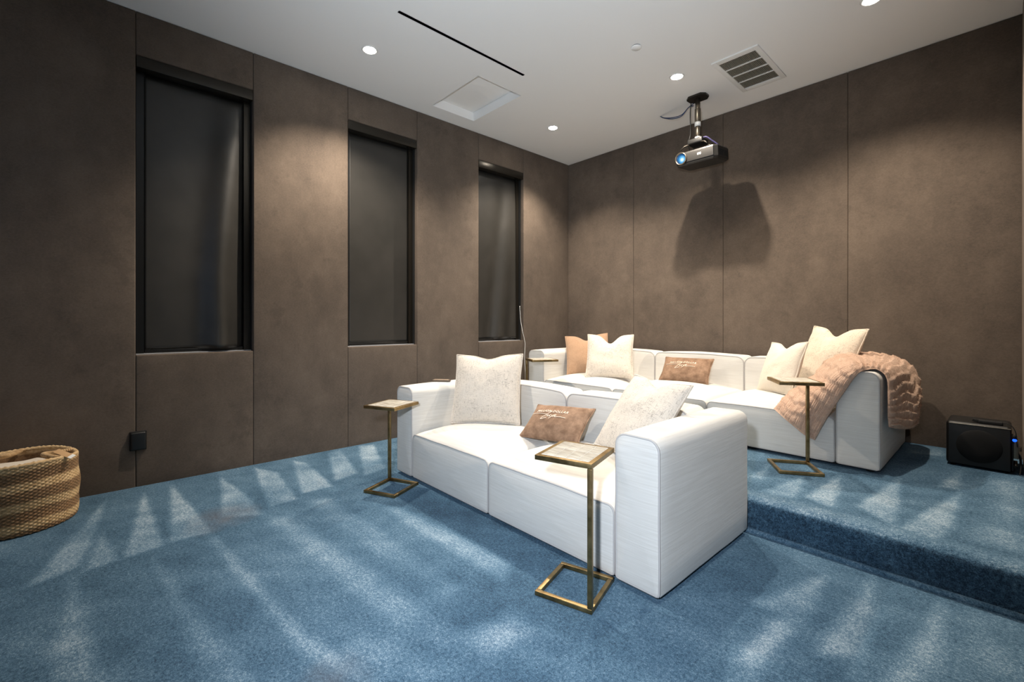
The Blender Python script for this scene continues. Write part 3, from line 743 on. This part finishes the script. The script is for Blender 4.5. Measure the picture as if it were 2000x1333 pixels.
def lumbar(label, loc, ypr, seed, w=.47, h=.285, th=.13):
    o = pillow('lumbar_cushion', label, w, h, th, loc, ypr, M_BROWN, 0, seed, .008, 'brown lettered lumbar cushions')
    def on_skin(x, z, lift=.0025):
        u = x / (w / 2); v = z / (h / 2)
        _, t, _ = pillow_front(w, h, th, u, v, 0, seed)
        return (x, -t - lift, z)
    # lettering: upper line set in capitals
    cu = bpy.data.curves.new('lettering', 'FONT'); cu.body = 'MILLION DOLLAR'; cu.size = .0275; cu.shear = .25; cu.align_x = 'CENTER'; cu.space_character = 1.22; cu.resolution_u = 2; cu.space_word = .7
    to = bpy.data.objects.new('lettering_tmp', cu); C.objects.link(to)
    bpy.context.view_layer.update()
    me = bpy.data.meshes.new_from_object(to); bpy.data.objects.remove(to, do_unlink=True)
    bm = bmesh.new(); bm.from_mesh(me)
    bmesh.ops.triangulate(bm, faces=bm.faces)
    bmesh.ops.subdivide_edges(bm, edges=[e for e in bm.edges if e.calc_length() > .006], cuts=1)
    bm.to_mesh(me); bm.free()
    for v in me.vertices: v.co = on_skin(v.co.x * 1.0 - .025, v.co.y + .034)
    me.materials.clear(); me.materials.append(M_PRINT)
    lo = bpy.data.objects.new('lettering', me); C.objects.link(lo); lo.parent = o
    md = lo.modifiers.new('thread', 'SOLIDIFY'); md.thickness = .002; md.offset = 0
    # lower line: handwritten word with its long strokes
    strokes = [
        [(-.150, .037), (-.11, .036), (-.07, .034), (-.030, .032)],
        [(-.004, .054), (-.020, .040), (-.040, .018), (-.060, -.003), (-.056, -.006), (-.042, -.002), (-.020, .004)],
        [(-.016, .030), (-.023, .020), (-.017, .015), (-.008, .021), (-.002, .030), (-.007, .019), (.001, .016)],
        [(.005, .028), (.012, .022), (.021, .013)], [(.026, .030), (.013, .018), (-.004, .001)],
        [(.025, .021), (.037, .024), (.035, .031), (.027, .024), (.032, .015), (.050, .018), (.075, .019), (.108, .016)]]
    V, F = [], []
    for st in strokes:
        sp = spline([(x * 1.12 - .018, 0, z * 1.15 - .020) for x, z in st], len(st) * 5)
        a, b = tube_geo([on_skin(q.x, q.z, .002) for q in sp], .0021, 5); k = len(V); V += a; F += [tuple(i + k for i in f) for f in b]
    mesh_obj('script_lettering', V, F, M_PRINT, o)
    return o
lumbar('brown velvet lumbar cushion with cream lettering on the front loveseat', (-2.005, 2.225, .492), (.023, -.88, -.101), 11)
lumbar('brown velvet lumbar cushion with cream lettering on the rear sofa', (-2.110, 4.215, .692), (.112, -.70, -.01), 12)

# ------------------------------------------------------------------ C-shaped side tables
def side_table(label, loc, rz, pole_corner, ztop=.585):
    t = tag(empty('side_table', loc, (0, 0, rz)), label, 'side table', 'brass side tables with stone tops')
    a, b, q = .128, .138, .010           # half sizes, half tube
    for nm, z in (('base', .0),):
        for lo, hi in (((-a, -b, z), (a, -b + 2 * q, z + 2 * q)), ((-a, b - 2 * q, z), (a, b, z + 2 * q)), ((-a, -b + 2 * q, z), (-a + 2 * q, b - 2 * q, z + 2 * q)), ((a - 2 * q, -b + 2 * q, z), (a, b - 2 * q, z + 2 * q))):
            rbox('base_bar', lo, hi, .0025, M_BRASS, t)
    sx, sy = pole_corner
    px, py = sx * (a - q), sy * (b - q)
    rbox('post', (px - q, py - q, 2 * q), (px + q, py + q, ztop - .022), .0025, M_BRASS, t)
    rbox('tray', (-a, -b, ztop - .022), (a, b, ztop - .001), .002, M_BRASS, t)
    nx, ny = 4, 2; ia, ib = a - .021, b - .021
    boxes('grout', [((-ia, -ib, ztop - .004), (ia, ib, ztop - .0006))], M_WHITE, t)
    for i in range(nx):
        for j in range(ny):
            x0 = -ia + 2 * ia * i / nx; x1 = -ia + 2 * ia * (i + 1) / nx; y0 = -ib + 2 * ib * j / ny; y1 = -ib + 2 * ib * (j + 1) / ny
            rbox('tile', (x0 + .0012, y0 + .0012, ztop - .004), (x1 - .0012, y1 - .0012, ztop + .001), .0012, M_ALAB, t)
    return t
side_table('brass side table with stone top, nearest the viewer, before the loveseat', (-1.268, 1.531, 0), math.radians(16.5), (1, -1), .598)
side_table('brass side table with stone top at the left arm of the loveseat', (-2.884, 1.500, 0), math.radians(25), (-1, 1), .594)
side_table('brass side table standing on the platform in front of the draped throw', (-.953, 3.405, PZ), math.radians(32.5), (1, 1), .592)
side_table('brass side table behind the loveseat at the left end of the rear sofa', (-3.255, 3.385, PZ), math.radians(-28), (-1, -1), .592)

# ------------------------------------------------------------------ remote control on the loveseat arm
t = tag(empty('remote_control', (-3.075, 2.035, .679), (0, 0, math.radians(38))), 'slim dark remote control lying on the left arm of the loveseat', 'remote')
rbox('shell', (-.075, -.021, 0), (.075, .021, .016), .007, simple('remote_grey', lin(96, 84, 72), .35, .4), t, (6, 1, 1))
rbox('key_pad', (-.06, -.016, .0155), (.06, .016, .0175), .001, simple('remote_face', lin(150, 132, 112), .4), t)

# ------------------------------------------------------------------ fur throw over the rear sofa's right arm
def m_fur():
    t = NT('blush_fur'); o = t.obj(); f = t.noise(o, 190, 3, .7, (1, 1, .4)); b = t.noise(o, 22, 4, .6)
    a = t.ramp(b, [(.3, lin(184, 148, 124)), (.7, lin(214, 182, 158))]); c = t.mix(.35, a, t.ramp(f, [(.3, lin(160, 124, 102)), (.7, lin(228, 202, 182))]))
    t.l(c, t.b.inputs['Base Color']); t.set(Roughness=.95, Sheen_Weight=.6, Sheen_Roughness=.4, Sheen_Tint=lin(250, 220, 195))
    t.bump(t.math('ADD', f, b), .8, .006); return t.m
ROWS = [  # near edge ... far edge, from the hanging corner in front of the seat over the arm to the outer side
    [(-.890, 3.615, .350), (-.945, 3.605, .375), (-1.010, 3.60, .425), (-1.080, 3.60, .480), (-1.145, 3.615, .530)],
    [(-.815, 3.615, .520), (-.870, 3.612, .560), (-.940, 3.630, .590), (-1.020, 3.72, .612), (-1.110, 3.82, .618)],
    [(-.715, 3.620, .715), (-.800, 3.640, .725), (-.860, 3.720, .725), (-.925, 3.83, .735), (-.990, 3.95, .735)],
    [(-.655, 3.628, .822), (-.700, 3.690, .858), (-.790, 3.860, .865), (-.850, 4.03, .885), (-.910, 4.13, .860)],
    [(-.612, 3.685, .850), (-.640, 3.810, .862), (-.690, 4.05, .885), (-.740, 4.24, .900), (-.790, 4.34, .895)],
    [(-.565, 3.725, .848), (-.580, 3.900, .858), (-.590, 4.15, .885), (-.610, 4.35, .890), (-.640, 4.52, .885)],
    [(-.524, 3.735, .795), (-.505, 3.950, .815), (-.502, 4.20, .825), (-.505, 4.42, .825), (-.515, 4.60, .815)],
    [(-.515, 3.715, .660), (-.485, 3.950, .670), (-.455, 4.18, .675), (-.450, 4.38, .670), (-.465, 4.60, .665)],
    [(-.515, 3.715, .560), (-.480, 3.90, .545), (-.440, 4.12, .535), (-.445, 4.32, .535), (-.470, 4.56, .555)],
    [(-.512, 3.730, .485), (-.482, 3.88, .455), (-.450, 4.08, .430), (-.455, 4.25, .430), (-.480, 4.45, .460)]]
nu, nv = 150, 110
cols = [spline([r[c] for r in ROWS], nu) for c in range(5)]
G = [spline([cols[c][i] for c in range(5)], nv) for i in range(nu)]
arr = np.array([[tuple(p) for p in row] for row in G])
du = np.gradient(arr, axis=0); dv = np.gradient(arr, axis=1)
nrm = np.cross(du, dv); nrm /= np.linalg.norm(nrm, axis=2, keepdims=True) + 1e-9
if nrm[nu // 2, nv // 2, 2] < 0: nrm = -nrm
top = []; bot = []
for i in range(nu):
    for j in range(nv):
        a, b = i / nu * 21 + .18 * math.sin(j / nv * 11) + .35 * noise.noise(Vector((i * .05, j * .05, 4))), j / nv * 8 + .35 * noise.noise(Vector((i * .06, j * .04, 9)))
        row = int(a); fr = a - row; off = .5 * (row % 2); fb = (b + off) % 1
        ruch = min(1, fr * 6) * (1 - .75 * fr) * min(1, .15 + min(fb, 1 - fb) * 7) + .10 * math.sin(fb * 26)
        e = min(i, nu - 1 - i, j, nv - 1 - j) / 5; e = min(1, e)
        big = noise.fractal(Vector(arr[i, j]) * 7, 1, 2, 3) * .012
        hgt = (.012 + .019 * ruch + big * .7) * math.sqrt(e)
        top.append(arr[i, j] + nrm[i, j] * hgt); bot.append(arr[i, j] - nrm[i, j] * .006 * math.sqrt(e))
V = [tuple(p) for p in top] + [tuple(p) for p in bot]; q = nu * nv; F = []
for i in range(nu - 1):
    for j in range(nv - 1):
        a = i * nv + j; F.append((a, a + 1, a + nv + 1, a + nv)); F.append((q + a, q + a + nv, q + a + nv + 1, q + a + 1))
edge = [i * nv for i in range(nu)] + [(nu - 1) * nv + j for j in range(1, nv)] + [i * nv + nv - 1 for i in range(nu - 2, -1, -1)] + [j for j in range(nv - 2, 0, -1)]
for k in range(len(edge)):
    a, b = edge[k], edge[(k + 1) % len(edge)]; F.append((a, b, q + b, q + a))
M_FUR = m_fur()
NV = np.array(V); throw = mesh_obj('throw_blanket', V, F, M_FUR)
fr_ = random.Random(3); FV, FF = [], []
du2 = np.gradient(np.array(top).reshape(nu, nv, 3), axis=0)
for _ in range(42000):
    i = fr_.randrange(1, nu - 1); j = fr_.randrange(nv)
    p0 = Vector(top[i * nv + j]) + Vector((fr_.uniform(-.004, .004), fr_.uniform(-.004, .004), fr_.uniform(-.004, .004)))
    n0 = Vector(nrm[i, j]); d0 = Vector(du2[i, j]).normalized() * -1
    d = (n0 * fr_.uniform(.1, .6) + d0 * fr_.uniform(-.2, 1.0) + Vector((fr_.uniform(-.5, .5), fr_.uniform(-.5, .5), fr_.uniform(-.8, .2)))).normalized()
    sd = d.cross(n0).normalized() * .0008; L_ = fr_.uniform(.003, .0065); k = len(FV)
    FV += [p0 - sd, p0 + sd, p0 + d * L_]; FF.append((k, k + 1, k + 2))
fm = bpy.data.meshes.new('fur_pile'); fm.from_pydata([tuple(v) for v in FV], [], FF); fm.materials.append(M_FUR)
fo = bpy.data.objects.new('fur_pile', fm); C.objects.link(fo); fo.parent = throw; stuff(fo)
tag(throw, 'blush fur throw with ruched rows draped over the right sofa arm', 'blanket')

# ------------------------------------------------------------------ subwoofer and its bits
t = tag(empty('subwoofer', (-.132, 4.435, PZ)), 'black cube subwoofer with round grille on the platform by the wall', 'subwoofer')
M_SUB = simple('sub_shell', lin(17, 17, 16), .5)
M_GRILL = simple('sub_grille', lin(3, 3, 3), .9)
rbox('cabinet', (-.153, -.145, .010), (.150, .160, .300), .022, M_SUB, t, (2, 2, 2), 4)
rbox('top_trim', (-.140, -.150, .284), (.148, -.138, .290), .002, simple('sub_trim', lin(120, 114, 104), .35, .5), t)
rbox('front_baffle', (-.140, -.149, .018), (.144, -.143, .282), .002, M_SUB, t)
lathe('grille', [(.0001, .012), (.05, .011), (.09, .007), (.106, .002), (.110, 0)], M_GRILL, t, 48, (.004, -.148, .150), (PI / 2, 0, 0))
for fx in (-.12, .12):
    for fy in (-.11, .12): lathe('foot', [(.014, 0), (.016, .012)], M_MATTE, t, 12, (fx, fy, 0))
rbox('amplifier_plate', (.150, -.125, .020), (.158, .140, .215), .002, M_BLACK, t)
for k in range(7): rbox('heat_sink_fin', (.158, -.12 + k * .012, .10), (.180, -.116 + k * .012, .20), .001, M_STEEL, t)
for k in range(4): lathe('knob', [(.009, 0), (.009, .016), (.006, .018)], M_STEEL, t, 14, (.158, -.10 + k * .034, .055), (0, PI / 2, 0))
rbox('plug', (.158, -.118, .150), (.192, -.085, .178), .004, M_STEEL, t)
t = tag(empty('power_adapter', (-.075, 4.335, PZ + .3)), 'black power adapter lying on top of the subwoofer', 'adapter')
rbox('brick', (-.055, -.022, 0), (.055, .022, .022), .005, M_MATTE, t)
rbox('plug', (-.085, -.014, .006), (-.053, .010, .024), .003, M_MATTE, t, rot=(0, .25, 0))
pts = [(-.02, 4.335, PZ + .312), (.0, 4.33, PZ + .315), (.022, 4.325, PZ + .30), (.036, 4.32, PZ + .26), (.040, 4.315, PZ + .20), (.044, 4.32, PZ + .16), (.052, 4.33, PZ + .10), (.055, 4.33, PZ + .01)]
tag(tube('adapter_lead', spline(pts, 40), .003, M_MATTE, None, 6), 'thin black lead from the adapter down beside the subwoofer', 'cable')
def m_led():
    t = NT('blue_led'); t.set(Base_Color=lin(10, 40, 160), Roughness=.1); t.b.inputs['Emission Color'].default_value = (.01, .10, 1, 1); t.b.inputs['Emission Strength'].default_value = 2.2; return t.m
t = tag(empty('indicator_lamp', (.030, 4.285, PZ + .222)), 'glowing blue indicator bead at the corner of the subwoofer', 'indicator')
lathe('bead', [(.0001, -.010), (.007, -.007), (.011, 0), (.008, .007), (.0001, .010)], m_led(), t, 20)
lathe('socket', [(.007, .010), (.008, .03), (.004, .034)], M_MATTE, t, 12)
for k in range(2):
    pts = [(.036, 4.33 + .06 * k, PZ + .15 - .03 * k), (.055, 4.31 + .06 * k, PZ + .12 - .03 * k), (.058, 4.30 + .06 * k, PZ + .06), (.052, 4.28 + .06 * k, PZ + .006), (.03, 4.25 + .01 * k, PZ + .006)]
    tag(tube('speaker_cable', spline(pts[:4], 24), .0035, M_MATTE, None, 6), ['black cable beside the subwoofer, the one nearer the picture front', 'black cable beside the subwoofer, the one nearer the back wall'][k], 'cable', 'tangled cables beside the subwoofer')

# ------------------------------------------------------------------ woven basket
def m_basket():
    t = NT('seagrass'); o = t.obj(); sx = t.n('ShaderNodeSeparateXYZ'); t.l(o, sx.inputs[0])
    w = t.noise(o, 3.5, 3); band = t.math('ADD', t.math('MULTIPLY', sx.outputs['Z'], 9.4), t.math('MULTIPLY', w, .55))
    fr = t.math('FRACT', t.math('ADD', band, .40)); mk = t.ramp(fr, [(.30, (1, 1, 1, 1)), (.42, (0, 0, 0, 1)), (.88, (0, 0, 0, 1)), (1.0, (1, 1, 1, 1))])
    st = t.noise(o, 46, 3, .7, (1, 1, 2.2)); fine = t.noise(o, 150, 3, .7, (1, 1, 3))
    lt = t.ramp(st, [(.3, lin(184, 144, 92)), (.7, lin(246, 214, 164))]); dk = t.ramp(st, [(.3, lin(66, 42, 24)), (.7, lin(150, 104, 60))])
    c = t.mix(mk, dk, lt); c = t.mix(.3, c, t.ramp(fine, [(.3, lin(90, 62, 34)), (.7, lin(232, 202, 156))]))
    t.l(c, t.b.inputs['Base Color']); t.set(Roughness=.8); t.bump(fine, .5, .003); return t.m
M_BASK = m_basket()
M_ROPE = m_tweed('jute_rope', lin(190, 154, 108), lin(140, 104, 66), lin(220, 188, 142), .6)
BX, BY, BR, BH = -3.835, -.350, .250, .374
t = tag(empty('woven_basket', (BX, BY, 0)), 'round two-tone woven seagrass basket on the carpet by the left wall', 'basket')
seg, rows = 300, 84; V, F = [], []
def bshape(z, a):
    q = z / BH
    r = BR * (1 + .035 * math.sin(PI * q) + .012 * math.sin(q * 14))
    r *= 1 + .022 * math.sin(2 * a + .8) + .012 * math.sin(3 * a + 2 + q * 2)
    return r
prof_b = [(0, 'b')]
for j in range(rows + 1):
    q = j / rows; z0 = q * BH
    for k in range(seg):
        a = 2 * PI * k / seg
        z = z0 * (1 + .018 * math.sin(a + 2.4)) + .006 * math.sin(a * 3) * q
        wv = math.sin(k / seg * 2 * PI * 50 + (PI if (j // 2) % 2 else 0)) * .0055
        r = bshape(z0, a) + wv + .0022 * math.sin(j * PI)
        if j == 0: r -= .012
        V.append((r * math.cos(a), r * math.sin(a), z + .001))
for j in range(rows):
    for k in range(seg):
        F.append((j * seg + k, j * seg + (k + 1) % seg, (j + 1) * seg + (k + 1) % seg, (j + 1) * seg + k))
b0 = len(V)
for j in range(13):   # inside skin
    q = 1 - j / 12
    for k in range(seg):
        a = 2 * PI * k / seg; z = q * BH * (1 + .018 * math.sin(a + 2.4)) + .006 * math.sin(a * 3) * q
        r = bshape(q * BH, a) - .012; V.append((r * math.cos(a), r * math.sin(a), max(.012, z)))
for k in range(seg): F.append((rows * seg + k, rows * seg + (k + 1) % seg, b0 + (k + 1) % seg, b0 + k))
for j in range(12):
    for k in range(seg): F.append((b0 + j * seg + k, b0 + j * seg + (k + 1) % seg, b0 + (j + 1) * seg + (k + 1) % seg, b0 + (j + 1) * seg + k))
F.append(tuple(b0 + 12 * seg + k for k in range(seg))); F.append(tuple(range(seg)))
mesh_obj('basket_wall', V, F, M_BASK, t)
pts = []
for k in range(150):
    a = 2 * PI * k / 150; z = BH * (1 + .018 * math.sin(a + 2.4)) + .006 * math.sin(a * 3)
    r = bshape(BH, a) - .006; pts.append((r * math.cos(a), r * math.sin(a), z + .003 * math.sin(k * 2.6)))
tube('rim_braid', pts, .011, M_BASK, t, 8, True)
def bhandle(ang):
    P = []
    for k in range(9):
        q = k / 8; a = ang + (q - .5) * .95; rr = BR * .97 - .135 * math.sin(PI * q) ** .6
        P.append((rr * math.cos(a), rr * math.sin(a), BH * .985 + .012 * math.sin(PI * q)))
    hnd = tube('handle', spline(P, 60), .0105, M_ROPE, t, 8)
    V, F = [], []
    sp = spline(P, 240); 
    for i in range(0, 236, 4):
        c = sp[i]; d = (sp[i + 2] - sp[max(0, i - 2)]).normalized(); s = d.cross(Vector((0, 0, 1))).normalized(); u = s.cross(d)
        a0, b0_ = tube_geo([c + (s * math.cos(x) + u * math.sin(x)) * .0115 + d * .0009 * x for x in [2 * PI * m / 8 for m in range(9)]], .0018, 4)
        k = len(V); V += a0; F += [tuple(v + k for v in f) for f in b0_]
    stuff(mesh_obj('handle_wrap', V, F, M_ROPE, hnd))
bhandle(1.42); bhandle(3.65)
M_TAG = simple('kraft_card', lin(190, 152, 108), .8)
tg = rbox('hang_tag', (-.05, -.017, -.0008), (.05, .017, .0008), .0006, M_TAG, t, rot=(.35, .42, .95), off=(BR * .60, BR * .80, BH + .020))
boxes('tag_label', [((.030, -.0165, .0009), (.050, .0165, .0014))], M_TAPE, tg)
# folded cloth in the basket
def fnc(p):
    q = p.copy(); q.z += .012 * noise.noise(Vector((p.x * 7, p.y * 7, 1))) + .02 * (1 - (p.x / .2) ** 2) * (1 - (p.y / .2) ** 2) * (p.z > 0); return q
cl = tag(empty('folded_cloth', (BX, BY, .10)), 'folded cream cloth lying inside the woven basket', 'cloth')
for k in range(3):
    o = rbox('fold', (-.165 + .004 * k, -.165, .075 * k), (.165, .165 - .006 * k, .075 * k + .073), .03, M_CREAM, cl, (10, 10, 1), 4, fnc, rot=(0, 0, .4))
